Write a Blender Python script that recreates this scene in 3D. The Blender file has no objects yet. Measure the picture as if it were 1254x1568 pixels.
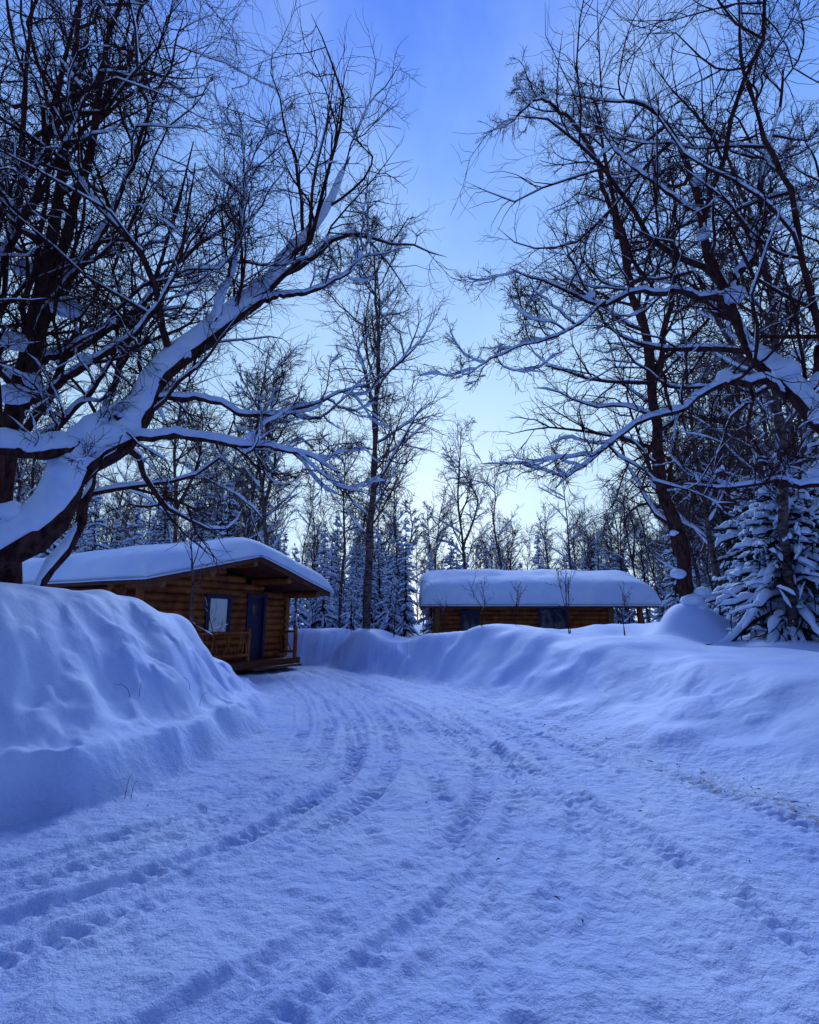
import bpy, math
import numpy as np
from mathutils import Vector, Matrix
rng=np.random.default_rng(11)
scene=bpy.context.scene
COL=scene.collection

# ------------------------------------------------------------------ materials
def new_mat(name):
    m=bpy.data.materials.new(name); m.use_nodes=True
    nt=m.node_tree; b=nt.nodes['Principled BSDF']; return m,nt,b
def N(nt,t,**kw):
    n=nt.nodes.new(t)
    for k,v in kw.items():
        if k in n.inputs: n.inputs[k].default_value=v
        else: setattr(n,k,v)
    return n
def noise_mat(name,c1,c2,scale=8,rough=.8,bump=.3,bscale=30,stretch=(1,1,1),bdist=.02,spec=.3):
    m,nt,b=new_mat(name)
    tc=N(nt,'ShaderNodeTexCoord'); mp=N(nt,'ShaderNodeMapping'); mp.inputs['Scale'].default_value=stretch
    nt.links.new(tc.outputs['Object'],mp.inputs['Vector'])
    n1=N(nt,'ShaderNodeTexNoise',Scale=scale,Detail=5.0)
    nt.links.new(mp.outputs[0],n1.inputs['Vector'])
    r=N(nt,'ShaderNodeValToRGB')
    r.color_ramp.elements[0].position=.35; r.color_ramp.elements[1].position=.68
    r.color_ramp.elements[0].color=(*c1,1); r.color_ramp.elements[1].color=(*c2,1)
    nt.links.new(n1.outputs['Fac'],r.inputs['Fac']); nt.links.new(r.outputs[0],b.inputs['Base Color'])
    if bump>0:
        n2=N(nt,'ShaderNodeTexNoise',Scale=bscale,Detail=4.0); nt.links.new(mp.outputs[0],n2.inputs['Vector'])
        bp=N(nt,'ShaderNodeBump',Strength=bump,Distance=bdist)
        nt.links.new(n2.outputs['Fac'],bp.inputs['Height']); nt.links.new(bp.outputs[0],b.inputs['Normal'])
    b.inputs['Roughness'].default_value=rough; b.inputs['Specular IOR Level'].default_value=spec
    return m
def diff_mat(name,c1,c2,scale=8,stretch=(1,1,1),detail=2.0):
    """matte procedural material, light to render (trees)"""
    m=bpy.data.materials.new(name); m.use_nodes=True; nt=m.node_tree; nt.nodes.clear()
    o=N(nt,'ShaderNodeOutputMaterial'); d=N(nt,'ShaderNodeBsdfDiffuse',Roughness=.0); nt.links.new(d.outputs[0],o.inputs[0])
    tc=N(nt,'ShaderNodeTexCoord'); mp=N(nt,'ShaderNodeMapping'); mp.inputs['Scale'].default_value=stretch
    nt.links.new(tc.outputs['Object'],mp.inputs['Vector'])
    n1=N(nt,'ShaderNodeTexNoise',Scale=scale,Detail=detail); nt.links.new(mp.outputs[0],n1.inputs['Vector'])
    r=N(nt,'ShaderNodeValToRGB'); r.color_ramp.elements[0].position=.35; r.color_ramp.elements[1].position=.66
    r.color_ramp.elements[0].color=(*c1,1); r.color_ramp.elements[1].color=(*c2,1)
    nt.links.new(n1.outputs['Fac'],r.inputs['Fac']); nt.links.new(r.outputs[0],d.inputs['Color'])
    return m
M_bark=diff_mat('bark_dark',(.028,.012,.013),(.095,.043,.040),scale=14,stretch=(1,1,.4),detail=4.0)
M_birch=diff_mat('bark_birch',(.036,.022,.026),(.16,.115,.115),scale=5,stretch=(1,1,2.2),detail=3.0)
M_snowtree=diff_mat('snow_on_branches',(.60,.72,.97),(.74,.83,.98),scale=6)
M_needle=diff_mat('spruce_needles',(.010,.013,.017),(.034,.040,.040),scale=9)
M_log=noise_mat('stained_logs',(.19,.038,.008),(.42,.120,.024),scale=3,bump=.5,bscale=18,rough=.55)
M_logend=noise_mat('log_ends',(.20,.07,.025),(.36,.15,.06),scale=12,bump=.4,bscale=40)
M_board=noise_mat('brown_boards',(.08,.018,.009),(.14,.038,.016),scale=6,bump=.4,bscale=30,rough=.6)
M_blue=noise_mat('blue_paint',(.018,.020,.060),(.028,.030,.090),scale=5,bump=.15,bscale=60,rough=.5)
M_chink=noise_mat('dark_gap',(.03,.014,.008),(.05,.02,.01),scale=5,bump=.1)
M_metal=noise_mat('door_handle_metal',(.05,.05,.055),(.09,.09,.1),rough=.4)
def glass_mat():
    m,nt,b=new_mat('window_pane_curtain')
    tc=N(nt,'ShaderNodeTexCoord'); n=N(nt,'ShaderNodeTexNoise',Scale=1.6,Detail=2.0)
    nt.links.new(tc.outputs['Object'],n.inputs['Vector'])
    r=N(nt,'ShaderNodeValToRGB'); r.color_ramp.elements[0].color=(.72,.78,.76,1); r.color_ramp.elements[1].color=(.92,.94,.92,1)
    nt.links.new(n.outputs['Fac'],r.inputs['Fac']); nt.links.new(r.outputs[0],b.inputs['Base Color'])
    b.inputs['Roughness'].default_value=.08; b.inputs['Specular IOR Level'].default_value=1.0
    return m
M_glass=glass_mat()
def dark_glass():
    m,nt,b=new_mat('dark_glass'); b.inputs['Base Color'].default_value=(.02,.025,.05,1); b.inputs['Roughness'].default_value=.05
    return m
M_dglass=dark_glass()

def snow_ground():
    m,nt,b=new_mat('snow_ground')
    L=nt.links
    tc=N(nt,'ShaderNodeTexCoord')
    n1=N(nt,'ShaderNodeTexNoise',Scale=.8,Detail=4.0)
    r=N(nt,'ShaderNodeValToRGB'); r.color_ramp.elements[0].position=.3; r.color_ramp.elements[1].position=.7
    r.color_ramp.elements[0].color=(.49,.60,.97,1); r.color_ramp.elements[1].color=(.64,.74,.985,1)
    L.new(tc.outputs['Object'],n1.inputs['Vector']); L.new(n1.outputs['Fac'],r.inputs['Fac'])
    at=N(nt,'ShaderNodeAttribute'); at.attribute_name='dirt'
    nd=N(nt,'ShaderNodeTexNoise',Scale=11.0,Detail=8.0,Roughness=.75); L.new(tc.outputs['Object'],nd.inputs['Vector'])
    ma=N(nt,'ShaderNodeMath',operation='MULTIPLY'); 
    rr=N(nt,'ShaderNodeMapRange'); rr.inputs['From Min'].default_value=.46; rr.inputs['From Max'].default_value=.60
    L.new(nd.outputs['Fac'],rr.inputs['Value']); L.new(rr.outputs[0],ma.inputs[0]); L.new(at.outputs['Fac'],ma.inputs[1])
    mix=N(nt,'ShaderNodeMix',data_type='RGBA'); mix.inputs[7].default_value=(.16,.13,.15,1)
    L.new(ma.outputs[0],mix.inputs[0]); L.new(r.outputs[0],mix.inputs[6]); L.new(mix.outputs[2],b.inputs['Base Color'])
    nb1=N(nt,'ShaderNodeTexNoise',Scale=12.0,Detail=6.0,Roughness=.64); L.new(tc.outputs['Object'],nb1.inputs['Vector'])
    nb2=N(nt,'ShaderNodeTexNoise',Scale=90.0,Detail=2.0); L.new(tc.outputs['Object'],nb2.inputs['Vector'])
    at2=N(nt,'ShaderNodeAttribute'); at2.attribute_name='road'
    m2=N(nt,'ShaderNodeMath',operation='MULTIPLY_ADD'); m2.inputs[1].default_value=.6; m2.inputs[2].default_value=.18
    L.new(at2.outputs['Fac'],m2.inputs[0])
    b1=N(nt,'ShaderNodeBump',Distance=.085); L.new(m2.outputs[0],b1.inputs['Strength']); L.new(nb1.outputs['Fac'],b1.inputs['Height'])
    b2=N(nt,'ShaderNodeBump',Distance=.010,Strength=.3); L.new(nb2.outputs['Fac'],b2.inputs['Height']); L.new(b1.outputs[0],b2.inputs['Normal'])
    L.new(b2.outputs[0],b.inputs['Normal'])
    b.inputs['Roughness'].default_value=.6; b.inputs['Specular IOR Level'].default_value=.1
    return m
M_snow=snow_ground()
M_roofsnow=noise_mat('roof_snow',(.61,.72,.97),(.73,.82,.98),scale=1.5,bump=.35,bscale=9,rough=.7,spec=.15,bdist=.03)

# ------------------------------------------------------------------ mesh helper
class MB:
    def __init__(s): s.V=[];s.Q=[];s.T=[];s.qm=[];s.tm=[];s.n=0
    def add(s,V,Q=None,T=None,mat=0):
        V=np.asarray(V,float).reshape(-1,3)
        if Q is not None and len(Q): Q=np.asarray(Q); s.Q.append(Q+s.n); s.qm.append(np.full(len(Q),mat))
        if T is not None and len(T): T=np.asarray(T); s.T.append(T+s.n); s.tm.append(np.full(len(T),mat))
        s.V.append(V); s.n+=len(V)
    def mesh(s,name,mats,smooth=True):
        V=np.concatenate(s.V); me=bpy.data.meshes.new(name)
        Q=np.concatenate(s.Q) if s.Q else np.zeros((0,4),int); T=np.concatenate(s.T) if s.T else np.zeros((0,3),int)
        loops=np.concatenate([Q.ravel(),T.ravel()]).astype(np.int32)
        starts=np.concatenate([np.arange(len(Q))*4,len(Q)*4+np.arange(len(T))*3]).astype(np.int32)
        mi=np.concatenate([np.concatenate(s.qm) if s.qm else np.zeros(0),np.concatenate(s.tm) if s.tm else np.zeros(0)]).astype(np.int32)
        me.vertices.add(len(V)); me.vertices.foreach_set('co',V.astype(np.float32).ravel())
        me.loops.add(len(loops)); me.loops.foreach_set('vertex_index',loops)
        me.polygons.add(len(starts)); me.polygons.foreach_set('loop_start',starts)
        for m in mats: me.materials.append(m)
        me.polygons.foreach_set('material_index',mi)
        me.polygons.foreach_set('use_smooth',np.full(len(starts),smooth))
        me.update(calc_edges=True); me.validate()
        return me
    def obj(s,name,mats,smooth=True,parent=None,loc=(0,0,0)):
        o=bpy.data.objects.new(name,s.mesh(name,mats,smooth)); COL.objects.link(o); o.location=loc
        if parent: o.parent=parent
        return o
def empty(name,loc=(0,0,0),rz=0):
    e=bpy.data.objects.new(name,None); COL.objects.link(e); e.location=loc; e.rotation_euler=(0,0,rz); e.empty_display_size=.3; return e
def nrm(a): return a/np.maximum(np.linalg.norm(a,axis=-1,keepdims=True),1e-9)
def frames(P):
    T=nrm(np.gradient(P,axis=1))
    mt=np.abs(nrm(P[:,-1]-P[:,0])[:,2])
    ref=np.where(mt[:,None]<.93,np.array([0,0,1.]),np.array([1.,0,0]))[:,None,:]
    N1=nrm(ref-(ref*T).sum(-1,keepdims=True)*T); return T,N1,np.cross(T,N1)
def tubes(mb,P,R1,R2=None,sides=4,mat=0,caps=False):
    if len(P)==0: return
    if R2 is None: R2=R1
    Np,n,_=P.shape; T,N1,N2=frames(P)
    a=np.arange(sides)*2*np.pi/sides
    V=P[:,:,None,:]+R1[:,:,None,None]*np.cos(a)[None,None,:,None]*N1[:,:,None,:]+R2[:,:,None,None]*np.sin(a)[None,None,:,None]*N2[:,:,None,:]
    idx=np.arange(Np*n*sides).reshape(Np,n,sides); nx=np.roll(idx,-1,axis=2)
    Q=np.stack([idx[:,:-1],nx[:,:-1],nx[:,1:],idx[:,1:]],-1).reshape(-1,4)
    mb.add(V,Q,mat=mat)
def catmull(pts,n):
    p=np.array(pts,float); p=np.vstack([2*p[0]-p[1],p,2*p[-1]-p[-2]])
    m=len(p)-3; t=np.linspace(0,m-1e-6,n); i=t.astype(int); f=(t-i)[:,None]
    p0,p1,p2,p3=p[i],p[i+1],p[i+2],p[i+3]
    return .5*((2*p1)+(-p0+p2)*f+(2*p0-5*p1+4*p2-p3)*f**2+(-p0+3*p1-3*p2+p3)*f**3)
def grow(P,R,k,tr,lr,ang,n,wig,trop,rmin,rk=.7,fall=.55,flat=0,slim=.02):
    Np,n0,_=P.shape; m=Np*k; idx=np.repeat(np.arange(Np),k)
    t=tr[0]+(tr[1]-tr[0])*((np.tile(np.arange(k),Np)+rng.random(m))/k)
    f=t*(n0-1); i0=np.minimum(f.astype(int),n0-2); fr=(f-i0)[:,None]
    pos=P[idx,i0]*(1-fr)+P[idx,i0+1]*fr; T=nrm(P[idx,i0+1]-P[idx,i0]); rad=R[idx,i0]*(1-fr[:,0])+R[idx,i0+1]*fr[:,0]
    Lp=np.linalg.norm(np.diff(P,axis=1),axis=-1).sum(1)[idx]
    q=rng.normal(size=(m,3)); q[:,2]*=(1-flat); q-=(q*T).sum(1,keepdims=True)*T; q=nrm(q)
    a=(ang+rng.normal(size=m)*.22)[:,None]; d=np.cos(a)*T+np.sin(a)*q
    L=Lp*lr*(.55+.9*rng.random(m))*(1-fall*t)
    out=np.empty((m,n,3)); out[:,0]=pos; st=(L/(n-1))[:,None]
    for j in range(1,n):
        d=nrm(d+rng.normal(size=(m,3))*wig+np.array([0,0,trop])); out[:,j]=out[:,j-1]+d*st
    r0=np.maximum(np.minimum(rad*rk,L*slim),rmin)
    tt=np.linspace(0,1,n)[None]; RR=r0[:,None]*(1-tt)**.8+rmin*.55*tt
    return out,RR
def snowcap(mb,P,R,th,mat=1,sides=6,cov=1.0,lo=.3,side=None,taper=.4,rough=1.0):
    th=np.broadcast_to(np.asarray(th,float).reshape(-1,1),(len(P),1))
    if cov<1:
        k=rng.random(len(P))<cov; P=P[k];R=R[k];th=th[k]
    if len(P)==0: return
    Np,n,_=P.shape
    if n<8:
        t=np.linspace(0,n-1,n*2-1); i=np.minimum(t.astype(int),n-2); f=(t-i)
        P=P[:,i]*(1-f)[None,:,None]+P[:,i+1]*f[None,:,None]; R=R[:,i]*(1-f)+R[:,i+1]*f; n=P.shape[1]
    T=nrm(np.gradient(P,axis=1)); h=np.sqrt(np.clip(1-T[...,2]**2,0,1)); hm=np.clip((h-lo)/.35,0,1)
    nz=.35+1.1*rng.random((Np,n)); nz=(nz+np.roll(nz,1,1))*.5
    if rough<1: nz=(nz+np.roll(nz,-1,1)+np.roll(nz,2,1))/3; nz=.9+(nz-.9)*rough
    e=np.ones(n); e[0]=.4; e[-1]=0
    hm=hm*nz*e[None]; tk=th*(taper+(1-taper)*np.clip(R/(R[:,:1]*.7+1e-6),0,1))
    Ru=(R*.5+tk)*hm; Rs=(R*.95+tk*.30)*np.minimum(hm,1.1)
    C=P.copy(); C[...,2]+=R*.55+Ru*.55
    if side is not None: C+=R[...,None]*np.array(side)
    hide=hm<.06; Ru=np.where(hide,0,Ru); Rs=np.where(hide,0,Rs); C=np.where(hide[...,None],P,C)
    tubes(mb,C,Ru,Rs,sides=sides,mat=mat)

# ------------------------------------------------------------------ terrain
def vnoise(x,y,sc,seed):
    r=np.random.default_rng(seed); G=r.random((256,256)); x=x*sc; y=y*sc
    xi=np.floor(x).astype(int); yi=np.floor(y).astype(int); fx=x-xi; fy=y-yi
    fx=fx*fx*(3-2*fx); fy=fy*fy*(3-2*fy); a=G[xi%256,yi%256]; b=G[(xi+1)%256,yi%256]; c=G[xi%256,(yi+1)%256]; d=G[(xi+1)%256,(yi+1)%256]
    return (a*(1-fx)+b*fx)*(1-fy)+(c*(1-fx)+d*fx)*fy-.5
def rn(x,y,sc,seed,a=.6):   # rotated noise, hides the lattice
    c,s=math.cos(a),math.sin(a); return vnoise(x*c-y*s,x*s+y*c,sc,seed)
def sst(t): t=np.clip(t,0,1); return t*t*(3-2*t)
CP=np.array([(-4.5,5.5,2.12),(-6,6,2.25),(-8,5,2.25),(-5.2,3,1.9),(-6,0,1.8),(-4,7.5,2.12),(-4.0,9,1.75),(-4.1,10.4,1.3),(-6,9,2.0),(-5.6,11.3,1.5),(-7.2,11.5,1.8),(-4.6,12.5,.85),
 (-5.6,14.2,.5),(-6.3,16.5,.15),(-8,17,.15),(-6,19,.2),(-9,13.5,1.5),(-12,12,1.8),(-11,18,.8),(-3.6,22.8,1.35),(-2.6,21.5,1.1),(-1.7,20.4,1.5),(.2,20,1.0),(1.2,20,.85),(1.0,24,.9),(-5,24,1.2),
 (1.6,16.5,1.35),(2.3,15,1.58),(3.0,13.8,1.5),(4.2,13.5,1.35),(5.4,13.3,1.32),(6.1,12.6,1.3),(6.2,14.5,1.35),(7.2,14,2.2),(6.9,12,1.15),(8.3,12.8,1.25),(7.7,10,1.15),(5,9.5,1.1),(4,11.5,1.25),(6.5,7.5,1.1),(6,4.5,1.15),(7,1,1.3),
 (5,20,1.1),(5,25,1.2),(9,25,1.2),(12,20,1.2),(12,8,1.3),(-3,26,1.1),(3,29,.5),(8,29,.5),(0,34,1.2),(-12,26,1.3),(14,32,1.4),(0,60,1.4),(-40,30,1.5),(40,30,1.5),(30,5,1.5),(-30,0,1.7),(0,-20,.8)])
def XL(y): return np.interp(y,[-30,-3,0,3,4.5,6.5,8.7,11,14,16,18,21],[-6,-6.2,-5.6,-4.4,-3.4,-2.35,-2.15,-2.75,-3.9,-4.9,-5.6,-5.6])
def XR(y): return np.interp(y,[-30,0,3,5.1,7.4,10,13.2,16,18,20.6],[6,5.2,4.4,3.7,2.75,2.0,1.1,-.05,-1.4,-3.4])
def terrain(x,y,full=False):
    w=0;h=0
    for a,b,c in CP:
        ww=1/((x-a)**2+(y-b)**2+.25)**2; w=w+ww; h=h+ww*c
    H=h/w
    wob=vnoise(x,y,.9,3)*.40+rn(x,y,2.7,4)*.24
    dl=XL(y)+wob-x; dr=x-XR(y)+wob*.8; db=y-20.7+wob
    wl=np.interp(y,[3,6,9,12,16],[2.2,2.1,1.7,1.5,1.2]); wr=np.interp(y,[0,6,10,14,18],[3.2,3.6,2.8,2.2,1.4])
    # left bank: plough shelf at the foot, then a steeper face
    shelf=.22+.12*vnoise(x,y,.6,41)
    sw=.35+.3*(rn(x,y,1.6,42)+.5)
    sl=shelf*sst(dl/sw)+(1-shelf)*sst((dl-.5)/(wl-.3))
    out=1-(1-sl)*(1-sst(dr/wr))*(1-sst(db/1.6))
    z=H*out
    big=vnoise(x,y,.35,5)*.26+rn(x,y,.9,6)*.13+rn(x,y,2.3,7,1.1)*.05
    z=z+big*np.clip(out*1.3,0,1)*np.clip((np.hypot(x,y-6))/12+.3,.3,1)
    c1=rn(x,y,2.2,8,.9); c2=rn(x,y,5.3,9,.3)
    ch=sst((c1-.02)/.22)*.08+sst((c2-.05)/.25)*.045+np.abs(rn(x,y,9,43,1.2))*.03
    mid=np.clip(out*(1-out)*4,0,1)
    z=z+ch*mid*np.where(x<0,1,.3)
    # plough striations running along the left cut
    stx=XL(y)-x; z=z+np.where(x<0,1,0)*mid*(vnoise(stx*6.0,y*.35,1.0,61)*.07+vnoise(stx*15.0,y*.6,1.0,62)*.03)*np.clip(1.2-stx*.45,0,1)
    road=1-np.clip(out*4,0,1)
    fine=rn(x,y,1.1,10)*.035+rn(x,y,3.7,12,.2)*.028+sst((rn(x,y,5.5,45,.8)-.05)/.2)*.014+rn(x,y,8,13,1.0)*.022+rn(x,y,14,44,.4)*.012
    z=z+road*fine+rn(x,y,23,14)*.006*(.2+road)
    return (z,out,road,dr) if full else z
ys=[-30,-25,-20,-16,-13,-10,-8,-6.5,-5]; y=-4.
while y<2: ys.append(y); y+=.12
while y<9: ys.append(y); y+=.024
st=.024
while y<500: ys.append(y); y+=st; st*=1.022
xs=[];x=0.;
while x<4.5: xs.append(x); x+=.026
st=.026
while x<400: xs.append(x); x+=st; st*=1.03
xs=np.array(sorted([-a for a in xs[1:]]+xs)); ys=np.array(ys)
X,Y=np.meshgrid(xs,ys,indexing='ij')
Z,OUT,ROAD,DR=terrain(X,Y,True)
# tyre tracks on the driveway
TR=np.zeros_like(Z)
def track(ky,kx,off,depth,ph):
    global Z
    yy=np.linspace(-4,20,600); xx=np.interp(yy,ky,kx)
    for _ in range(600): xx[1:-1]=(xx[:-2]+xx[1:-1]*2+xx[2:])/4
    sl=np.gradient(xx,yy); s=np.cumsum(np.sqrt(1+sl**2))*(yy[1]-yy[0])
    xc=np.interp(Y,yy,xx); slc=np.interp(Y,yy,sl); sc=np.interp(Y,yy,s); c=np.sqrt(1+slc**2)
    d=(X-xc)/c-off; ss=sc+(X-xc)*slc/c
    hw=.115; inside=sst((hw-np.abs(d))/.04); berm=np.exp(-((np.abs(d)-hw-.03)/.03)**2)
    fade=np.clip(.75+1.5*vnoise(X,Y,.7,int(ph*100)+31),0.15,1)*np.where((Y<19)&(Y>-3),1,0)*ROAD
    tread=np.clip(np.sin(2*np.pi*(ss/.115+np.abs(d)*4+ph+.3*vnoise(X,Y,1.5,90)))*1.7,-1,1)*np.clip(.7+2*vnoise(X,Y,3,91),0,1)
    Z=Z+fade*(-depth*inside*(.68-.46*tread)+berm*depth*.65)
A=([-4,0,3.0,4.4,6,9,12,16,20],[-6.5,-4.6,-2.1,-.8,-.15,-.35,-1.0,-2.4,-4])
B=([-4,0,2.5,4,6,9,12,16,20],[-5.5,-3.4,-1.2,.2,.9,.6,-.3,-1.9,-3.6])
C=([-4,0,3,6,9,12,16,20],[3.0,2.6,2.2,1.6,.7,-.2,-1.8,-3.8])
D=([-4,0,3,6,9,12,16,20],[.6,.7,.7,.5,.1,-.6,-2.0,-3.9])
for (ky,kx),off,dp,ph in [(A,0,.044,.1),(A,-.42,.042,.7),(A,-1.3,.038,.33),(A,-.9,.034,.38),(B,0,.042,.2),(B,.38,.038,.5),(B,-1.5,.030,.6),(B,.9,.030,.64),(C,0,.040,.4),(C,1.45,.034,.8),(C,1.0,.030,.9),(C,-.4,.030,.97),(D,-.2,.032,.15),(D,.9,.030,.05)]:
    track(ky,kx,off,dp,ph)
# a few scuffs and old footprints
fr=np.random.default_rng(5)
for i in range(90):
    fy=fr.uniform(2.4,15); fx=fr.uniform(float(XL(np.array(fy)))+.4,float(XR(np.array(fy)))-.3); an=fr.normal()*.9; sc_=fr.uniform(.35,.9)
    ii=np.where(np.abs(xs-fx)<.4)[0]; jj=np.where(np.abs(ys-fy)<.4)[0]
    if len(ii)==0 or len(jj)==0: continue
    sl=np.ix_(ii,jj); dx=X[sl]-fx; dy=Y[sl]-fy; u=dx*math.cos(an)+dy*math.sin(an); v=-dx*math.sin(an)+dy*math.cos(an)
    rr=np.sqrt((u/(.075*sc_))**2+(v/(.15*sc_))**2)+.8*vnoise(X[sl],Y[sl],9,92); Z[sl]+= (-.022*sst((1.25-rr)/.6)+.010*np.exp(-((rr-1.45)/.35)**2))*sc_
nx_,ny_=X.shape
mb=MB(); idx=np.arange(nx_*ny_).reshape(nx_,ny_)
Q=np.stack([idx[:-1,:-1],idx[1:,:-1],idx[1:,1:],idx[:-1,1:]],-1).reshape(-1,4)
mb.add(np.stack([X,Y,Z],-1),Q)
ground=mb.obj('snow_covered_ground',[M_snow])
dirt=np.exp(-((DR+.05)/.17)**2)*np.clip((Y-3.5)/1,0,1)*np.clip((9.5-Y)/3,0,1)*np.clip(.4+2.4*vnoise(X,Y,.9,77),0,1)*.9
dirt=dirt+.30*np.exp(-(((X-.1-.15*(Y-3))/.22)**2))*np.clip(vnoise(X,Y,1.7,78)*4-.5,0,1)*(Y<6)+.14*np.clip(rn(X,Y,1.3,79)*5-1.2,0,1)*ROAD
for nm,arr in (('dirt',dirt),('road',ROAD)):
    a=ground.data.attributes.new(nm,'FLOAT','POINT'); a.data.foreach_set('value',arr.astype(np.float32).ravel())
def gz(x,y): return float(terrain(np.array([float(x)]),np.array([float(y)]))[0])

# ------------------------------------------------------------------ trees
def branchy(mb,stems,spec,snow=(.06,.028,.012),n0=30,cov=(1,1,.7),wob=.02,sides=(9,5,4,3,3),side=None,lo0=.3,ref=.10):
    """stems: list of (pts,r0,r1[,snow factor]); spec: list of grow kwargs per level"""
    P=np.stack([catmull(s[0],n0) for s in stems]); tt=np.linspace(0,1,n0)[None]
    R=np.stack([s[1]*(1-tt[0])**.9+s[2]*tt[0]**1 for s in stems])
    jig=rng.normal(size=P.shape)*wob; jig=(jig+np.roll(jig,1,1)+np.roll(jig,-1,1)); jig[:,0]=0; P=P+jig*np.clip(R[...,None]/.04,.5,1.3)*.8
    Rk=R*(1+.10*rng.normal(size=R.shape))
    tubes(mb,P,Rk,sides=sides[0],mat=0)
    if snow[0]>0:
        th=np.array([snow[0]*np.clip(s[1]/ref,.45,1.5)*(s[3] if len(s)>3 else 1) for s in stems])
        snowcap(mb,P,R,th,sides=10,side=side,lo=lo0,rough=.6,taper=.12)
    lvl=0; cur=(P,R)
    for sp in spec:
        lvl+=1; cur=grow(*cur,**sp); tubes(mb,cur[0],cur[1],sides=sides[min(lvl,4)],mat=0)
        if lvl<len(snow) and snow[lvl]>0: snowcap(mb,cur[0],cur[1],snow[lvl],sides=5 if lvl<2 else 4,cov=cov[min(lvl,len(cov)-1)])
    return P,R
def blobs(mb,pts,rad,mat=1):
    # snow lumps sitting in crotches
    u=np.linspace(0,np.pi,7); v=np.arange(10)*2*np.pi/10
    U,Vv=np.meshgrid(u,v,indexing='ij'); B=np.stack([np.sin(U)*np.cos(Vv),np.sin(U)*np.sin(Vv),np.cos(U)*.8],-1)
    idx=np.arange(70).reshape(7,10); nx=np.roll(idx,-1,1); Q=np.stack([idx[:-1],idx[1:],nx[1:],nx[:-1]],-1).reshape(-1,4)
    for p,r in zip(pts,rad):
        s=B*r*np.array([rng.uniform(.8,1.5),rng.uniform(.8,1.3),rng.uniform(.7,1.1)])*(1+.06*rng.normal(size=(7,10,1)))
        mb.add(s+np.array(p)[None,None],Q,mat=mat)

g=dict
def near(t0,k3=12): return [g(k=13,tr=(t0,.98),lr=.42,ang=.95,n=10,wig=.25,trop=.07,rmin=.0055,fall=.35,slim=.012),
           g(k=9,tr=(.12,.98),lr=.48,ang=.85,n=6,wig=.26,trop=.05,rmin=.0036,fall=.4,slim=.010),
           g(k=k3,tr=(.10,.98),lr=.46,ang=.8,n=5,wig=.26,trop=.04,rmin=.0028,fall=.3)]
PL=(.05,-.45,.1)   # wind-plastered side
# --- leaning snow-laden tree on the left bank
mb=MB()
stems=[([(-5.7,5.3,1.9),(-4.85,5.7,2.22),(-4.21,6,2.82),(-3.86,6.1,3.52),(-3.53,6.2,3.98),(-3.24,6.3,4.69),(-2.82,6.5,5.35),(-2.12,6.7,6.23),(-1.85,6.8,6.85),(-1.35,6.9,7.7),(-.95,7,8.9)],.19,.012,1.15),
 ([(-5.4,5.6,3.5),(-4.75,5.6,3.55),(-4.1,5.8,3.62),(-3.7,6.0,3.95),(-3.3,6.25,4.5)],.075,.06,1.2),
 ([(-3.53,6.2,3.95),(-2.70,6.1,3.87),(-1.94,6.0,3.74),(-1.37,5.9,3.65),(-.82,5.9,3.42)],.045,.008),
 ([(-3.3,6.3,4.5),(-2.7,6.4,4.55),(-2.1,6.5,4.35),(-1.3,6.5,4.5),(-.5,6.6,4.9)],.04,.008,.6),
 ([(-2.9,6.45,5.2),(-2.5,6.3,6.0),(-2.3,6.2,7.0),(-2.2,6.1,8.3)],.035,.008),
 ([(-2.12,6.7,6.2),(-1.5,6.8,6.35),(-.9,6.9,6.8),(-.5,6.9,7.5)],.035,.008,.7)]
branchy(mb,stems,near(.36),snow=(.10,.022,.009),cov=(1,.8,.3),side=(.0,-.5,.05),lo0=-.1,wob=.02)
blobs(mb,[(-3.45,6.1,4.2),(-2.15,6.6,6.35),(-1.9,5.95,3.85),(-3.0,6.35,5.15),(-4.05,5.9,3.4),(-4.5,5.8,2.9),(-3.7,6.05,3.95),(-2.6,6.5,5.75),(-4.8,5.6,2.45)],[.15,.13,.08,.14,.15,.16,.15,.13,.2])
mb.obj('leaning_birch_tree',[M_bark,M_snowtree])
# --- upright multi-stem tree at the far left
mb=MB()
stems=[([(-5.1,6.7,1.7),(-5.2,6.6,2.9),(-5.31,6.6,4.35),(-5.31,6.7,6.28),(-5.36,6.8,8.6),(-5.62,7,10.7),(-5.77,7.2,13.6)],.15,.02),
 ([(-5.3,6.6,4.3),(-4.95,6.45,6),(-4.61,6.3,7.87),(-4.48,6.2,9.95),(-4.3,6.2,11.9)],.085,.015),
 ([(-5.6,6.8,1.8),(-6.0,6.6,4),(-5.75,6.4,6.2),(-5.2,6.2,8.2),(-4.9,6,10.5)],.10,.02),
 ([(-6.3,7,2),(-6.4,7,5),(-6.3,7.2,8),(-6.6,7.2,12)],.12,.02),
 ([(-5.3,6.6,4.5),(-4.25,6.2,4.81),(-3.44,6,5.25),(-2.98,5.9,6.2),(-2.86,5.9,7.69)],.05,.008),
 ([(-5.3,6.7,5.2),(-4.6,6.9,5.7),(-3.9,7.1,6.6),(-3.4,7.2,8.0)],.05,.008),
 ([(-5.3,6.6,3.9),(-4.5,6.4,4.2),(-3.9,6.2,4.9),(-3.7,6,5.6)],.045,.008),
 ([(-5.0,6.4,5.6),(-4.2,6.3,7.2),(-3.7,6.2,9.0),(-3.4,6.2,10.6)],.045,.008),
 ([(-5.7,6.4,6.0),(-5.0,5.8,6.6),(-4.3,5.4,7.4),(-3.8,5.2,8.6)],.04,.008),
 ([(-5.0,6.2,3.0),(-5.1,6.0,4.6),(-5.35,5.9,6.0),(-5.2,5.8,7.5)],.06,.01,1.3),
 ([(-5.3,7.2,1.7),(-4.8,7.6,3.5),(-4.9,8,5.5),(-4.4,8.2,8.0),(-4.2,8.5,10.8)],.08,.012)]
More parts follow.
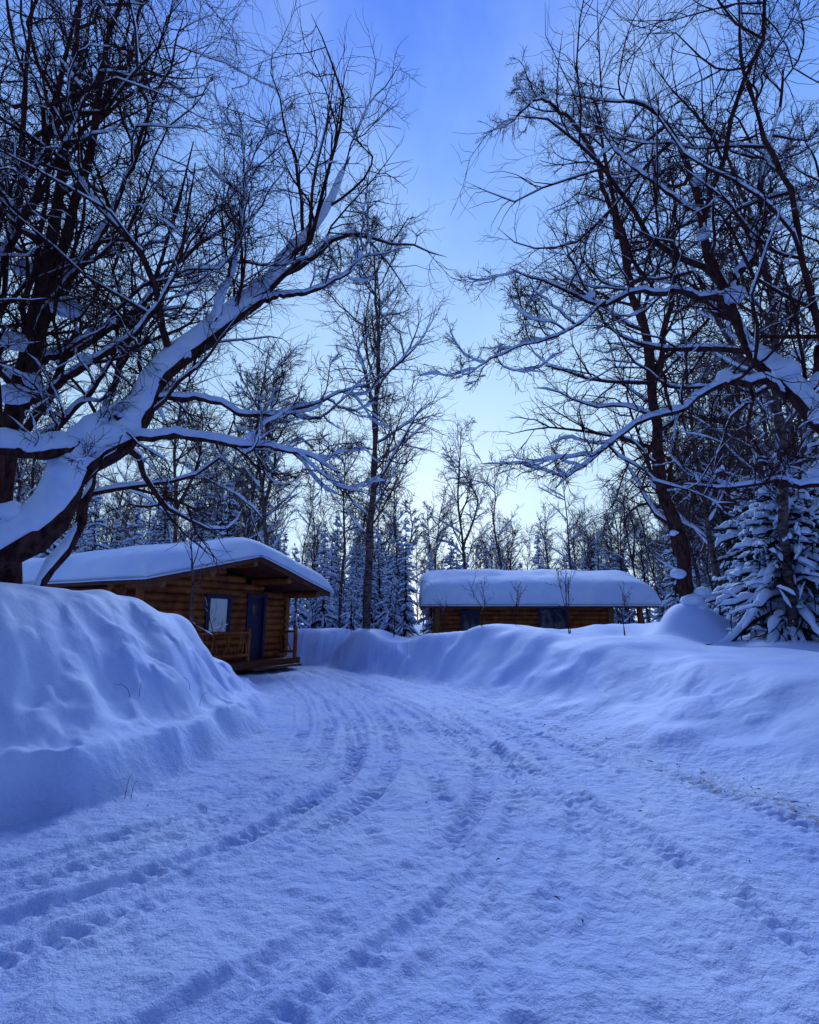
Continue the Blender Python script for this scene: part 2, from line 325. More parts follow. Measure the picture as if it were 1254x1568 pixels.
branchy(mb,stems,near(.25),snow=(.055,.020,.008),cov=(1,.75,.25),side=PL,lo0=.08,wob=.02)
blobs(mb,[(-4.6,6.3,5.8),(-5.2,6.4,4.6),(-5.25,6.3,6.4),(-4.1,6.1,4.95),(-5.2,6.3,5.3),(-4.9,6.3,4.75)],[.17,.17,.13,.11,.16,.13])
mb.obj('gnarled_birch_tree',[M_bark,M_snowtree])
# --- leaning tree at the right
mb=MB()
stems=[([(6.0,5.6,1.2),(5.6,5.8,2.8),(5.1,6,3.86),(4.77,6.2,4.59),(4.56,6.4,5.2),(4.38,6.5,6.05),(4.25,6.6,6.95),(4.33,6.7,8.04),(4.16,6.8,9.09),(3.77,6.9,9.8),(3.18,6.9,9.85)],.125,.012),
 ([(4.85,6.2,4.5),(4.4,6.1,4.66),(3.9,6,4.54),(3.24,5.9,4.2),(2.47,5.8,3.83),(1.98,5.8,3.43),(1.67,5.8,3.2)],.05,.007),
 ([(4.4,6.5,5.9),(3.8,6.3,6.0),(3.1,6.1,5.87),(2.45,6,5.66),(1.85,5.9,5.83),(1.3,5.9,6.1)],.045,.006,.8),
 ([(2.5,6,5.68),(2.1,5.9,5.3),(1.69,5.8,5.05),(1.05,5.8,4.83),(.7,5.8,4.55)],.020,.005,.5),
 ([(4.4,6.5,6.0),(4.85,6.5,6.87),(5.31,6.5,8.53),(6.0,6.5,10.6)],.055,.01),
 ([(4.9,5.6,3.15),(4.45,5.5,3.16),(3.99,5.5,3.15),(3.5,5.5,3.1),(2.95,5.5,3.13)],.04,.007),
 ([(5.4,5.9,3.3),(5.0,5.8,5),(4.9,5.8,7),(4.6,5.8,9),(4.7,5.7,11)],.05,.01),
 ([(4.9,6.1,4.3),(5.2,6.0,5.2),(5.6,6,6.4),(5.5,6,8)],.055,.01),
 ([(4.3,6.65,7.5),(3.6,6.7,8.2),(3.1,6.8,9.0),(2.9,6.8,10.2)],.028,.007)]
branchy(mb,stems,near(.22,11),snow=(.055,.020,.008),cov=(1,.75,.25),side=PL,lo0=.12,wob=.02)
blobs(mb,[(4.75,6.1,4.8),(4.4,6.4,6.05),(4.2,6.5,7.1),(4.3,6.6,8.1),(3.9,6,4.65),(2.3,5.95,5.75),(5.0,5.9,4.1),(4.55,5.5,3.3)],[.17,.14,.12,.09,.11,.07,.15,.15])
mb.obj('leaning_tree',[M_bark,M_snowtree])
# --- tall birch right of the driveway
def mids(k): return [g(k=k,tr=(.28,.99),lr=.26,ang=1.0,n=8,wig=.17,trop=.07,rmin=.012,fall=.45,slim=.014),
          g(k=9,tr=(.15,.98),lr=.42,ang=.8,n=6,wig=.2,trop=.02,rmin=.007,fall=.3),
          g(k=10,tr=(.1,.98),lr=.45,ang=.75,n=5,wig=.22,trop=-.05,rmin=.005,fall=.3)]
mb=MB()
branchy(mb,[([(7.45,14,1.2),(7.3,14,2.6),(7.0,14,6.17),(6.9,14,10.2),(6.35,14,13.5),(6.0,14,18.0)],.23,.03)],mids(38),snow=(.05,.04,.014),cov=(1,.7,.25),wob=.03)
branchy(mb,[([(6.4,14,13.2),(5.9,13.8,15.5),(5.0,13.6,17.2),(4.0,13.4,17.6),(3.3,13.2,16.8)],.08,.02),
            ([(7.0,14,8.2),(7.6,13.9,10.5),(8.0,13.8,13),(8.2,13.8,16)],.10,.02)],mids(17),snow=(.05,.04,.014),cov=(1,.7,.25),wob=.03)
blobs(mb,[(7.35,13.75,2.2),(7.1,13.85,2.9),(7.5,13.8,2.0),(7.15,13.9,4.0),(7.6,13.7,2.4)],[.25,.16,.28,.13,.2])
mb.obj('tall_birch_tree',[M_bark,M_snowtree])
# --- slender birch in the middle
mid2=[g(k=42,tr=(.24,.99),lr=.27,ang=.9,n=8,wig=.15,trop=.09,rmin=.012,fall=.5,slim=.012),
      g(k=11,tr=(.15,.98),lr=.42,ang=.8,n=5,wig=.18,trop=.03,rmin=.009,fall=.3),
      g(k=9,tr=(.1,.98),lr=.45,ang=.75,n=4,wig=.18,trop=0,rmin=.007,fall=.3)]
mb=MB()
branchy(mb,[([(-1.7,20.5,1.0),(-1.55,20.5,5),(-1.35,20.5,9.5),(-1.4,20.4,14),(-1.55,20.4,17.8)],.17,.03)],mid2,snow=(.03,.04,.014),cov=(1,.7,.25),wob=.03)
mb.obj('slender_birch_tree',[M_birch,M_snowtree])

# birch variants for the forest
def birch_mesh(name,H,seed,k1=26):
    global rng
    rng=np.random.default_rng(seed); mb=MB()
    p=[(0,0,-.5)]; x=y=0
    for i in range(1,6):
        x+=rng.normal()*.22; y+=rng.normal()*.22; p.append((x,y,H*i/5))
    stems=[(p,.006*H+.03,.02)]
    if rng.random()<.6: stems.append(([tuple(np.array(p[2])),(p[2][0]+rng.normal()*.8,p[2][1]+rng.normal()*.8,H*.62),(p[2][0]+rng.normal()*1.2,p[2][1]+rng.normal()*1.2,H*.88)],.006*H,.02))
    sp=[g(k=k1,tr=(.22,.99),lr=.24,ang=.8,n=6,wig=.15,trop=.08,rmin=.014,fall=.5,slim=.013),
        g(k=8,tr=(.15,.98),lr=.42,ang=.75,n=4,wig=.18,trop=.04,rmin=.011,fall=.3),
        g(k=7,tr=(.1,.98),lr=.45,ang=.7,n=3,wig=.2,trop=.0,rmin=.009,fall=.3)]
    branchy(mb,stems,sp,snow=(.03,.05,.024),n0=16,cov=(1,.65,.2),sides=(6,4,3,3,3),wob=.03)
    return mb.mesh(name,[M_birch,M_snowtree])
def spruce(mb,H,Rb,needles=0,snow=1.0,per=9,dz=.22,ntw=6):
    """mat 0 trunk, 1 snow, 2 needles"""
    n0=10; P=np.zeros((1,n0,3)); P[0,:,2]=np.linspace(-.5,H,n0); P[0,:,0]=rng.normal()*.1*np.linspace(0,1,n0)**2
    tubes(mb,P,np.linspace(.03*H*.5+.03,.01,n0)[None],sides=6,mat=0)
    zz=np.arange(.06*H,H*.985,dz); z=np.repeat(zz,per)+rng.normal(size=len(zz)*per)*dz*.4; m=len(z)
    a=rng.random(m)*2*np.pi; f=np.clip(z/H,0,1); L=Rb*(1-f)**.8*(.4+.8*rng.random(m))+.10
    n=7; s=np.linspace(0,1,n)[None]; dirx=np.stack([np.cos(a),np.sin(a)],-1)
    out=np.zeros((m,n,3)); rr=L[:,None]*s*.93
    out[...,0]=dirx[:,0:1]*rr; out[...,1]=dirx[:,1:2]*rr
    drop=(.35+.45*rng.random(m))[:,None]*(1-f[:,None]*.8)
    out[...,2]=z[:,None]+L[:,None]*(.12*s-drop*s**1.6*1.3+.10*s**4)
    out[...,0]+=P[0,:,0].max()*f[:,None]**2
    out+=rng.normal(size=out.shape)*.03*s[...,None]
    R=(.03+.04*L[:,None]*np.sin(np.pi*np.clip(s*.9+.08,0,1)))*np.ones((m,1)); R[:,-1]=.008
    tubes(mb,out,R*.6,R*.9,sides=4,mat=2)
    tw=grow(out,R,ntw,(.2,.97),.42,.85,4,.15,-.12,.012,fall=.45,flat=.8)
    tR=np.maximum(tw[1],.018)*1.0; tR[:,-1]=.005
    tubes(mb,tw[0],tR*.8,tR*1.2,sides=3,mat=2)
    snowcap(mb,out,R*.8,.05*snow,mat=1,sides=6,cov=.68,lo=.1)
    snowcap(mb,tw[0],tR*.9,.032*snow,mat=1,sides=4,cov=.42,lo=.1)
    if needles:
        src=np.concatenate([tw[0].reshape(-1,4,3)]); k=needles; ii=rng.integers(0,len(src),k); t=rng.random(k)*2.99; i=t.astype(int); fr_=(t-i)[:,None]
        c=src[ii,i]*(1-fr_)+src[ii,i+1]*fr_; T=nrm(src[ii,i+1]-src[ii,i]); d=nrm(T*.8+rng.normal(size=(k,3))*.7); w=nrm(np.cross(d,rng.normal(size=(k,3))))*.006
        l=rng.uniform(.03,.07,k)[:,None]; V=np.stack([c-w,c+w,c+d*l],1); mb.add(V,T=np.arange(3*k).reshape(-1,3),mat=2)
def spruce_mesh(name,H,Rb,seed,**kw):
    global rng
    rng=np.random.default_rng(seed); mb=MB(); spruce(mb,H,Rb,**kw); return mb.mesh(name,[M_bark,M_snowtree,M_needle])
rng=np.random.default_rng(3)
mb=MB(); spruce(mb,4.6,2.1,needles=50000,snow=1.5,per=11,dz=.17,ntw=7); mb.obj('snowy_spruce_tree',[M_bark,M_snowtree,M_needle],loc=(9.0,12.6,gz(9.0,12.6)-.3))
mb=MB(); spruce(mb,4.2,2.2,needles=40000,snow=1.5,per=11,dz=.17,ntw=7); S2=mb.obj('snowy_spruce_tree.001',[M_bark,M_snowtree,M_needle],loc=(11.0,13.2,gz(11.0,13.2)-.3))

BM=[birch_mesh('birch_forest_mesh_%d'%i,h,100+i) for i,h in enumerate([12,13.5,10.5,14.5,11.5])]
SM=[spruce_mesh('spruce_forest_mesh_%d'%i,h,r,200+i,per=6,dz=.38,snow=1.5,ntw=4) for i,(h,r) in enumerate([(9,1.7),(6.5,1.4),(11,1.8)])]
rng=np.random.default_rng(21)
def inst(me,name,x,y,s,parent=None,sz=1.0):
    o=bpy.data.objects.new(name,me); COL.objects.link(o); o.location=(x,y,gz(x,y)-.1); o.scale=(s,s,s*sz); o.rotation_euler=(rng.normal()*.03,rng.normal()*.03,rng.random()*6.28)
    if parent: o.parent=parent
    return o
inst(S2.data,'snowy_spruce_tree',9.9,11.0,.62); inst(S2.data,'snowy_spruce_tree',12.4,15.6,1.3); inst(S2.data,'snowy_spruce_tree',10.2,14.8,1.1)
# individually placed birches seen behind the cabins
for (x,y,bi,s) in [(-5.6,22.5,3,.92),(-7.4,24,1,.9),(-3.2,25,0,.8),(3.9,33,3,.95),(6.2,34.5,0,.95),(1.3,33,2,.85),(11.2,38,1,.85),(15.5,39,2,.9),(-.4,26,2,.72),(-9.5,22,3,.95),(11.2,17.5,3,.9),(13.5,18.5,1,1.0)]:
    inst(BM[bi],'birch_tree',x,y,s)
for (x,y,si,s) in [(-4.2,26,1,.8),(1.2,30,1,.75),(-1.0,24.5,1,.55),(-.2,28,0,.5),(13.6,18,1,.9),(-2.6,23.8,1,.45)]:
    inst(SM[si],'spruce_tree',x,y,s)
forest=empty('distant_forest')
def ok(x,y):
    if y<21 and -12.5<x<8.5+max(0,(y-12)*.3) and y>-4.5: return False
    if 8<y<34 and .02<x/y<.50: return False
    if -.5<x<14 and 24<y<33: return False
    if -14<x<-3 and 12<y<22.5: return False
    return True
cnt=0
for i in range(700):
    y=rng.uniform(5,54); x=rng.uniform(-42,46)
    if abs(x)>y*.80+3: continue
    if y<=20 and (abs(x)>20): continue
    if not ok(x,y): continue
    c=x/max(y,1)
    cen=math.exp(-((c-.17)/.30)**2)
    u=rng.random()
    if u<.42:
        if y<34 and rng.random()<cen*.8: continue
        inst(BM[rng.integers(5)],'birch',x,y,(.93-.30*cen)*rng.uniform(.8,1.12),forest)
    else:
        inst(SM[rng.integers(3)],'spruce',x,y,(.76-.24*cen)*rng.uniform(.6,1.1),forest)
    cnt+=1
for i in range(64):   # low, dense evergreens closing the gap between the cabins
    y=rng.uniform(34,44); x=rng.uniform(-12,24); inst(SM[rng.integers(3)],'spruce',x,y,rng.uniform(.42,.70),forest)
for i in range(26):
    y=rng.uniform(24.5,32); x=rng.uniform(-9,.2); inst(SM[rng.integers(3)],'spruce',x,y,rng.uniform(.32,.6),forest)
for i in range(14):
    y=rng.uniform(23,30); x=rng.uniform(-19,-9); inst(SM[rng.integers(3)],'spruce',x,y,rng.uniform(.5,.9),forest)
for x,y,s in [(-6,-2.6,1.4),(-3.8,-3.4,1.5),(-1.4,-3.8,1.5),(1.2,-3.8,1.5),(3.8,-3.0,1.4),(6.2,-2.0,1.4),(8.4,.5,1.2),(-8.0,-1.0,1.3),(9.8,3.6,1.1),(-8.8,2.0,1.2),(-2.2,-6,1.6),(3,-6,1.6)]:  # unseen spruces added behind and beside the camera to shade the near snow
    inst(SM[rng.integers(3)],'spruce',x,y,s,forest)
print('forest',cnt)

# shrubs / saplings poking out of the snow
def shrub(name,x,y,H,seed,nst=3,r=.012,mat=None,lean=(0,0)):
    global rng
    rng=np.random.default_rng(seed); mb=MB(); st=[]
    for i in range(nst):
        dx,dy=rng.normal(size=2)*.22*H*.5+np.array(lean)
        st.append(([(rng.normal()*.04,rng.normal()*.04,-.3),(dx*.3,dy*.3,H*.35),(dx*.8,dy*.8,H*.7),(dx*1.3,dy*1.3,H)],r,.004))
    branchy(mb,st,[g(k=8,tr=(.3,.98),lr=.35,ang=.6,n=6,wig=.12,trop=.08,rmin=.005,fall=.4),g(k=4,tr=(.2,.95),lr=.45,ang=.6,n=4,wig=.15,trop=.05,rmin=.004)],snow=(.004,.006),n0=12,cov=(.6,.4),sides=(5,4,3,3,3))
    mb.obj(name,[mat or M_bark,M_snowtree],loc=(x,y,gz(x,y)))
shrub('birch_sapling',-4.15,10.3,2.3,399,1,.035,M_birch,lean=(.15,0))
for i,(x,y,H,n) in enumerate([(-3.8,10.6,1.0,1),(4.1,13.8,1.5,3),(2.1,15.2,1.2,2),(3.0,15,1.0,2),(-.6,20.5,1.6,3),(-2.2,20.7,1.5,3),(.6,21.5,1.4,3),(5.9,14.8,1.2,2),(-4.3,24,2.2,4),(-2.8,24,2.5,4),(1.4,22,1.5,3)]):
    shrub('bare_sapling',x,y,H,400+i,n)
# a few dead grass stems in the left bank
rng=np.random.default_rng(15); mb=MB(); st=[]
for (x,y) in [(-3.35,6.6),(-3.3,6.7),(-2.9,7.6),(-3.0,7.5),(-2.75,5.5),(-2.7,5.52)]:
    z=gz(x,y); dx,dy=rng.normal(size=2)*.06
    st.append(catmull([(x,y,z-.05),(x+dx*.3,y+dy*.3,z+.08),(x+dx,y+dy,z+.15),(x+dx*2,y+dy*2,z+.17)],8))
tubes(mb,np.array(st),np.tile(np.linspace(.003,.0015,8),(len(st),1)),sides=4); mb.obj('dry_grass_stems',[M_bark])
rng=np.random.default_rng(9)
# debris along the driveway edge
mb=MB(); pts=[]
for i in range(130):
    y=4.2+5.3*rng.random()**1.2 if i<85 else rng.uniform(3.2,12); x=XR(y)-.05+rng.normal()*.16 if i<85 else rng.uniform(XL(y)+.2,XR(y)-.2)
    a=rng.random()*6.28; l=rng.uniform(.005,.016) if rng.random()<.9 else rng.uniform(.02,.04); z=gz(x,y)+.006
    pts.append([(x,y,z),(x+math.cos(a)*l,y+math.sin(a)*l,z+.006),(x+math.cos(a)*l*2,y+math.sin(a)*l*2,z+.002)])
P=np.array(pts); tubes(mb,P,np.tile([.003,.005,.002],(len(P),1)),sides=4); mb.obj('twig_debris',[M_bark])

# ------------------------------------------------------------------ cabins
def cyl(mb,p0,p1,r,sides=12,mat=0,endmat=None,jit=.0):
    p0=np.array(p0,float);p1=np.array(p1,float); n=5
    P=(p0[None]+(p1-p0)[None]*np.linspace(0,1,n)[:,None])[None]
    if jit: P[0,1:-1]+=rng.normal(size=(n-2,3))*jit
    R=np.full((1,n),r)*(1+rng.normal(size=(1,n))*.03)
    tubes(mb,P,R,sides=sides,mat=mat)
    em=mat if endmat is None else endmat
    for k,c in ((0,p0),(n-1,p1)):
        T,N1,N2=frames(P); a=np.arange(sides)*2*np.pi/sides
        ring=P[0,k]+R[0,k]*.999*(np.cos(a)[:,None]*N1[0,k]+np.sin(a)[:,None]*N2[0,k])
        V=np.vstack([ring,P[0,k][None]]); i=np.arange(sides); t=np.stack([i,np.roll(i,-1),np.full(sides,sides)],-1)
        mb.add(V,T=t if k else t[:,::-1],mat=em)
def box(mb,a,b,mat=0):
    x0,y0,z0=a;x1,y1,z1=b
    V=[(x0,y0,z0),(x1,y0,z0),(x1,y1,z0),(x0,y1,z0),(x0,y0,z1),(x1,y0,z1),(x1,y1,z1),(x0,y1,z1)]
    mb.add(V,[(0,3,2,1),(4,5,6,7),(0,1,5,4),(1,2,6,5),(2,3,7,6),(3,0,4,7)],mat=mat)
def spans(a,b,z,ops):
    s=[(a,b)]
    for o in ops:
        o0,o1,z0,z1=o[:4]
        if z0-.06<z<z1+.06:
            n=[]
            for p,q in s:
                if o1<=p or o0>=q: n.append((p,q))
                else:
                    if o0>p: n.append((p,o0))
                    if o1<q: n.append((o1,q))
            s=n
    return s
def cabin(name,loc,rz,W,D,z0,ze,slope,ov,yf,yb,snow_t,front,side,lr=.125,deck=None,post_back=None):
    """local: front gable wall on y=0 (faces -y), x 0..W, ridge along y. side = openings in the x=W wall"""
    e=empty(name,loc,rz); cx=W/2; sp=lr*1.86; ext=.22
    mb=MB(); z=z0+lr
    rz_=lambda x: ze+slope*(cx-abs(x-cx))
    while z<ze:
        for p,q in spans(-ext,W+ext,z,front): cyl(mb,(p,0,z),(q,0,z),lr,mat=0,endmat=1,jit=.004)
        cyl(mb,(-ext,D,z),(W+ext,D,z),lr,mat=0,endmat=1)
        zs=z+sp/2
        if zs<ze:
            cyl(mb,(0,-ext,zs),(0,D+ext,zs),lr,mat=0,endmat=1,jit=.004)
            for p,q in spans(-ext,D+ext,zs,side): cyl(mb,(W,p,zs),(W,q,zs),lr,mat=0,endmat=1,jit=.004)
        z+=sp
    while z<ze+slope*cx-.1:   # gable logs
        h=(z+.1-ze)/slope
        cyl(mb,(h,0,z),(W-h,0,z),lr,mat=0,endmat=1); cyl(mb,(h,D,z),(W-h,D,z),lr,mat=0,endmat=1); z+=sp
    mb.obj('log_walls',[M_log,M_logend],parent=e)
    # inner dark chinking, just inside the logs
    mb=MB(); c=.04
    for seg in spans(0,W,z0+1.7,front): box(mb,(seg[0],-c,z0),(seg[1],c,ze),0)
    for o in front:
        if o[2]>z0+.5: box(mb,(o[0],-c+.002,z0),(o[1],c-.002,o[2]),0)
        box(mb,(o[0],-c+.002,o[3]),(o[1],c-.002,ze-.002),0)
    box(mb,(-c,c+.01,z0),(c,D,ze),0); box(mb,(c+.01,D-c,z0),(W-c,D+c,ze-.004),0)
    for seg in spans(c+.01,D,z0+1.7,side): box(mb,(W-c,seg[0],z0),(W+c,seg[1],ze-.002),0)
    for o in side:
        if o[2]>z0+.5: box(mb,(W-c+.002,o[0],z0),(W+c-.002,o[1],o[2]),0)
        box(mb,(W-c+.002,o[0],o[3]),(W+c-.002,o[1],ze-.004),0)
    mb.obj('chinking',[M_chink],False,parent=e)
    # roof slabs, fascia, purlins
    mb=MB(); t=.13
    for sgn in (-1,1):
        xa=cx; xb=cx+sgn*(cx+ov); za=ze+slope*cx+.10; zb=ze-slope*ov+.10
        V=[(xa,yf,za),(xb,yf,zb),(xb,yb,zb),(xa,yb,za)]; V=V+[(a,b,c_+t) for a,b,c_ in V]
        Qd=[(0,3,2,1),(4,5,6,7),(0,1,5,4),(1,2,6,5),(2,3,7,6)]
        if sgn<0: Qd=[q[::-1] for q in Qd]
        mb.add(V,Qd,mat=0)
        # barge boards on the gable, 3 cm proud
        for yy0,yy1 in ((yf-.035,yf-.002),(yb+.002,yb+.035)):
            V=[(xa,yy0,za-.06),(xb,yy0,zb-.06),(xb,yy0,zb+t+.01),(xa,yy0,za+t+.01)]; V=V+[(a,yy1,c_) for a,_,c_ in V]
            Qd=[(0,1,2,3),(7,6,5,4),(0,4,5,1),(3,2,6,7),(1,5,6,2)]
            if sgn<0: Qd=[q[::-1] for q in Qd]
            mb.add(V,Qd,mat=1)
    mb.obj('roof',[M_board,M_board],False,parent=e)
    mb=MB()
    for fx in (-.98,-.5,0,.5,.98):
        x=cx+fx*cx; zz=rz_(x)-.02
        cyl(mb,(x,yf+.12,zz),(x,-.02,zz),.11,mat=0,endmat=1)
        cyl(mb,(x,D+.02,zz),(x,yb-.12,zz),.11,mat=0,endmat=1)
    mb.obj('purlin_logs',[M_log,M_logend],parent=e)
    # snow blanket
    mb=MB(); na,nb=61,81
    ea=np.sin(np.linspace(-1,1,na)*np.pi/2); eb=np.sin(np.linspace(-1,1,nb)*np.pi/2)
    A_,B_=np.meshgrid(ea,eb,indexing='ij'); hw=cx+ov; hl=(yb-yf)/2; my=(yb+yf)/2
    prof=((1-np.abs(A_)**12)**.45)*((1-np.abs(B_)**20)**.45)
    wobx=1+.006*np.sin(B_*9+1)+.12/hw; woby=1+.006*np.sin(A_*7)+.12/hl
    XX=cx+A_*hw*wobx; YY=my+B_*hl*woby
    base=ze+slope*cx+.10+t-slope*np.sqrt((A_*hw)**2+.0)
    top=ze+slope*cx+.10+t-slope*(np.sqrt((A_*hw)**2+.5)-.25)
    nzz=vnoise(XX+40,YY+40,.7,55)*.16+vnoise(XX+40,YY+40,2.0,56)*.05
    Zt=base+.005+(top-base+snow_t+nzz)*prof; Zb=base+.004-.05*((np.abs(A_)>.985)|(np.abs(B_)>.99))
    idx=np.arange(na*nb).reshape(na,nb); Qt=np.stack([idx[:-1,:-1],idx[1:,:-1],idx[1:,1:],idx[:-1,1:]],-1).reshape(-1,4)
    V=np.concatenate([np.stack([XX,YY,Zt],-1).reshape(-1,3),np.stack([XX,YY,Zb],-1).reshape(-1,3)])
    ring=np.concatenate([idx[:,0],idx[-1,1:],idx[-2::-1,-1],idx[0,-2:0:-1]]); r2=np.roll(ring,-1)
    Qs=np.stack([ring,ring+na*nb,r2+na*nb,r2],-1)
    mb.add(V,np.concatenate([Qt,Qt[:,::-1]+na*nb,Qs[:,::-1]]),mat=0)
    mb.obj('roof_snow',[M_roofsnow],parent=e)
    # windows and doors
    def opening(o,wall):
        mbw=MB(); a,b,z_0,z_1=o[:4]; isdoor=z_0<z0+.4; f=.10
        def bx(p,q,za,zb,d0,d1,mat):
            if wall=='f': box(mbw,(p,-d1,za),(q,-d0,zb),mat)
            else: box(mbw,(W+d0,p,za),(W+d1,q,zb),mat)
        bx(a-.02,a+f,z_0,z_1,-.08,.17,0); bx(b-f,b+.02,z_0,z_1,-.08,.17,0); bx(a-.05,b+.05,z_1,z_1+f,-.08,.18,0)
        if isdoor:
            bx(a+f,b-f,z_0,z_1,.0,.05,1)
            for zz0,zz1 in ((z_0+.15,z_0+.75),(z_0+.9,z_0+1.15)): bx(a+f+.12,b-f-.12,zz0,zz1,.052,.075,0)
            bx(a+f+.2,b-f-.2,z_0+1.45,z_1-.25,.052,.062,3); bx(b-f-.1,b-f-.06,z_0+.98,z_0+1.05,.05,.12,4)
        else:
            pd=.13
            bx(a-.08,b+.08,z_0-.07,z_0,-.08,.2,0)
            bx(a+f,b-f,z_0,z_1,.0,pd,2 if len(o)<5 else 3)
            for p,q in ((a+f,a+f+.03),(b-f-.03,b-f)): bx(p,q,z_0,z_1,pd+.002,pd+.03,0)
            bx(a+f+.03,b-f-.03,z_0,z_0+.04,pd+.002,pd+.03,0); bx(a+f+.03,b-f-.03,z_1-.04,z_1,pd+.002,pd+.03,0)
            if len(o)==5: bx((a+b)/2-.03,(a+b)/2+.03,z_0+.04,z_1-.04,pd+.002,pd+.03,0)
        mbw.obj('door' if isdoor else 'window',[M_blue,M_blue,M_glass,M_dglass,M_metal,M_roofsnow],False,parent=e)
    for o in front: opening(o,'f')
    for o in side: opening(o,'s')
    if deck:
        y0=deck; mb=MB(); n=int(-y0/.15); R_=W-.15
        for i in range(n): box(mb,(-.2,y0+i*.15,z0-.03),(R_,y0+i*.15+.142,z0+.01),0)
        box(mb,(-.22,y0-.05,z0-.20),(R_,y0-.003,z0+.02),0); box(mb,(R_+.003,y0,z0-.20),(R_+.05,0,z0+.02),0)
        box(mb,(3.9,y0-.40,z0-.24),(W-.5,y0-.06,z0-.17),0)
        mb.obj('porch_deck',[M_board],False,parent=e)
        mb=MB()
        cyl(mb,(.05,y0+.12,z0),(.05,y0+.12,rz_(.05)+.05),.10,mat=0,endmat=1)
        cyl(mb,(R_-.1,y0+.12,z0),(R_-.1,y0+.12,z0+1.1),.07,mat=0,endmat=1)
        cyl(mb,(4.15,y0+.12,z0),(4.15,y0+.12,z0+1.05),.06,mat=0,endmat=1)
        # railings with twisty stick infill
        for (a,b) in (((.15,y0+.12),(4.1,y0+.12)),((R_-.1,y0+.2),(R_-.1,-.12))):
            a=np.array(a);b=np.array(b)
            for zz in (.22,.92): cyl(mb,(*a,z0+zz),(*b,z0+zz),.045,mat=0,endmat=1,jit=.01)
            L=np.linalg.norm(b-a); nn=int(L/.16)
            for j in range(nn+1):
                p=a+(b-a)*(j+.5)/(nn+1); q=a+(b-a)*np.clip((j+.5+rng.normal()*1.2)/(nn+1),.02,.98)
                cyl(mb,(*p,z0+.22),(*q,z0+.92),.022,sides=6,mat=0,jit=.025)
        mb.obj('porch_posts_and_railing',[M_log,M_logend],parent=e)
    if post_back:
        mb=MB()
        for px_ in (.1,W-.1): cyl(mb,(px_,post_back,z0),(px_,post_back,rz_(px_)),.11,mat=0,endmat=1)
        cyl(mb,(W-.1,D,z0+1.0),(W-.1,post_back,z0+1.0),.05); cyl(mb,(W-.1,D-.1,ze-.02),(W-.1,post_back+.3,ze-.02),.11,mat=0,endmat=1)
        mb.obj('porch_posts',[M_log,M_logend],parent=e)
    return e
rng=np.random.default_rng(33)
cabin('log_cabin',(-7.8,14.1,0),math.atan2(6.1,3.0),6.8,5.5,.38,2.62,.25,.5,-1.75,6.0,.62,
      front=[(2.95,3.95,1.30,2.42),(4.75,5.65,.38,2.52)],side=[],deck=-.95)
cabin('log_cabin.001',(1.4,31.5,0),-math.pi/2,4.5,8.7,.2,2.55,.36,1.0,-.7,10.8,1.0,
      front=[],side=[(5.1,6.6,1.15,2.25,1),(1.2,2.1,1.2,2.1,1)],post_back=10.3)

# ------------------------------------------------------------------ world
w=bpy.data.worlds.new('World'); scene.world=w; w.use_nodes=True; nt=w.node_tree; nt.nodes.clear(); L=nt.links
outn=N(nt,'ShaderNodeOutputWorld'); add=N(nt,'ShaderNodeAddShader')
sky=N(nt,'ShaderNodeTexSky'); sky.sky_type='NISHITA'; sky.sun_disc=False; sky.sun_elevation=math.radians(14); sky.sun_rotation=math.radians(3); sky.ozone_density=4.0
bg1=N(nt,'ShaderNodeBackground'); bg1.inputs[1].default_value=.014; L.new(sky.outputs[0],bg1.inputs[0])
tc=N(nt,'ShaderNodeTexCoord'); sep=N(nt,'ShaderNodeSeparateXYZ'); L.new(tc.outputs['Generated'],sep.inputs[0])
ramp=N(nt,'ShaderNodeValToRGB'); cr=ramp.color_ramp
cr.elements[0].position=0; cr.elements[0].color=(.56,.79,.98,1); cr.elements[1].position=1; cr.elements[1].color=(.05,.14,1.0,1)
for p,c in ((.22,(.52,.75,.98,1)),(.45,(.38,.62,.98,1)),(.70,(.17,.37,.97,1)),(.85,(.08,.22,.95,1))):
    el=cr.elements.new(p); el.color=c
L.new(sep.outputs['Z'],ramp.inputs['Fac'])
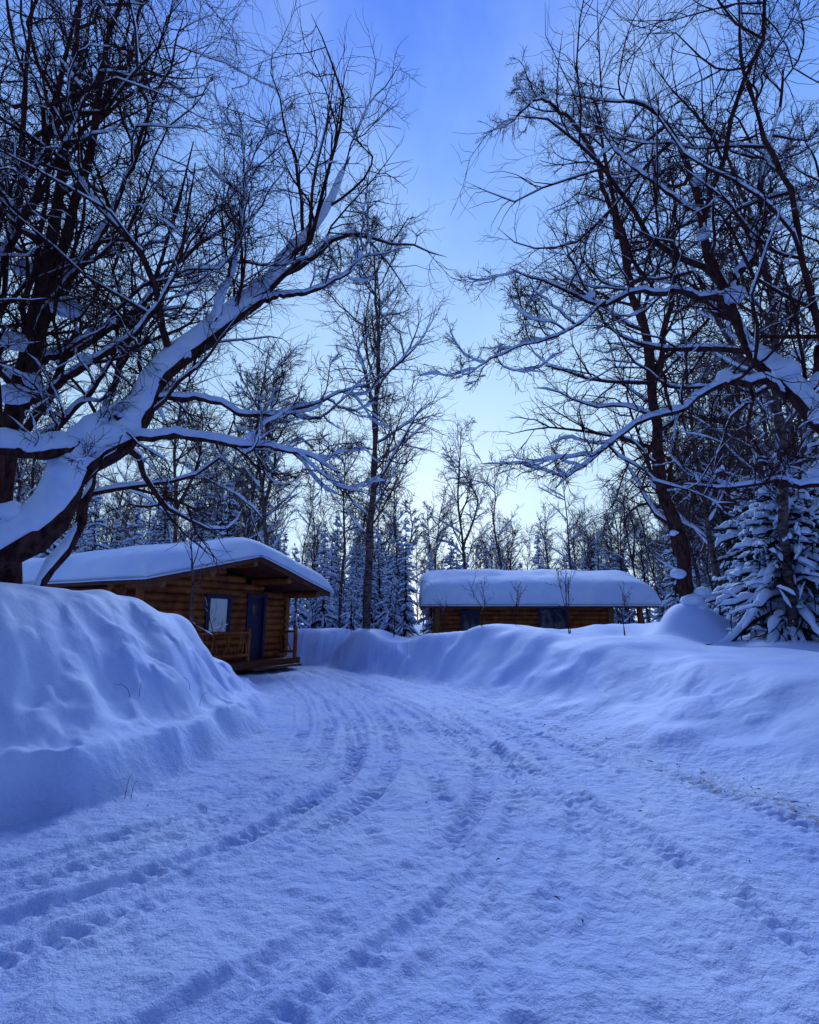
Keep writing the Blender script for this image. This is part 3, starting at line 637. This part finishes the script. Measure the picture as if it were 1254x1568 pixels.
# brighter towards the hidden sun
dot=N(nt,'ShaderNodeVectorMath',operation='DOT_PRODUCT'); dot.inputs[1].default_value=(.12,.90,.42); L.new(tc.outputs['Generated'],dot.inputs[0])
mr=N(nt,'ShaderNodeMapRange'); mr.inputs['From Min'].default_value=-.2; mr.inputs['From Max'].default_value=1; mr.inputs['To Min'].default_value=.45; mr.inputs['To Max'].default_value=1.06; L.new(dot.outputs['Value'],mr.inputs['Value'])
cl=N(nt,'ShaderNodeTexNoise',Scale=2.2,Detail=5.0,Roughness=.55); mpp=N(nt,'ShaderNodeMapping'); mpp.inputs['Scale'].default_value=(1.3,1,1); L.new(tc.outputs['Generated'],mpp.inputs[0]); L.new(mpp.outputs[0],cl.inputs['Vector'])
cm=N(nt,'ShaderNodeMapRange'); cm.inputs['From Min'].default_value=.42; cm.inputs['From Max'].default_value=.72; cm.inputs['To Max'].default_value=.42; L.new(cl.outputs['Fac'],cm.inputs['Value'])
mixc=N(nt,'ShaderNodeMix',data_type='RGBA'); mixc.inputs[7].default_value=(.50,.73,.98,1); L.new(cm.outputs[0],mixc.inputs[0]); L.new(ramp.outputs[0],mixc.inputs[6])
bg2=N(nt,'ShaderNodeBackground'); L.new(mixc.outputs[2],bg2.inputs[0]); L.new(mr.outputs[0],bg2.inputs[1])
L.new(bg1.outputs[0],add.inputs[0]); L.new(bg2.outputs[0],add.inputs[1]); L.new(add.outputs[0],outn.inputs[0])

ld=bpy.data.lights.new('sun','SUN'); ld.energy=2.4; ld.angle=math.radians(20); ld.color=(.60,.75,1.0)
lo=bpy.data.objects.new('sun',ld); COL.objects.link(lo)
el=math.radians(36); az=math.radians(3)
dirv=Vector((math.sin(az)*math.cos(el),math.cos(az)*math.cos(el),math.sin(el))); lo.rotation_euler=dirv.to_track_quat('Z','Y').to_euler(); lo.location=(5,40,40)

# ------------------------------------------------------------------ camera
cd=bpy.data.cameras.new('camera'); cam=bpy.data.objects.new('camera',cd); COL.objects.link(cam)
cd.sensor_fit='HORIZONTAL'; cd.sensor_width=36; cd.lens=22.97; cd.clip_end=1500; cd.clip_start=.05
cam.location=(0,0,1.7); cam.rotation_euler=(math.radians(90+11.7),0,0)
scene.camera=cam
scene.view_settings.view_transform='Standard'; scene.view_settings.look='None'; scene.view_settings.exposure=0
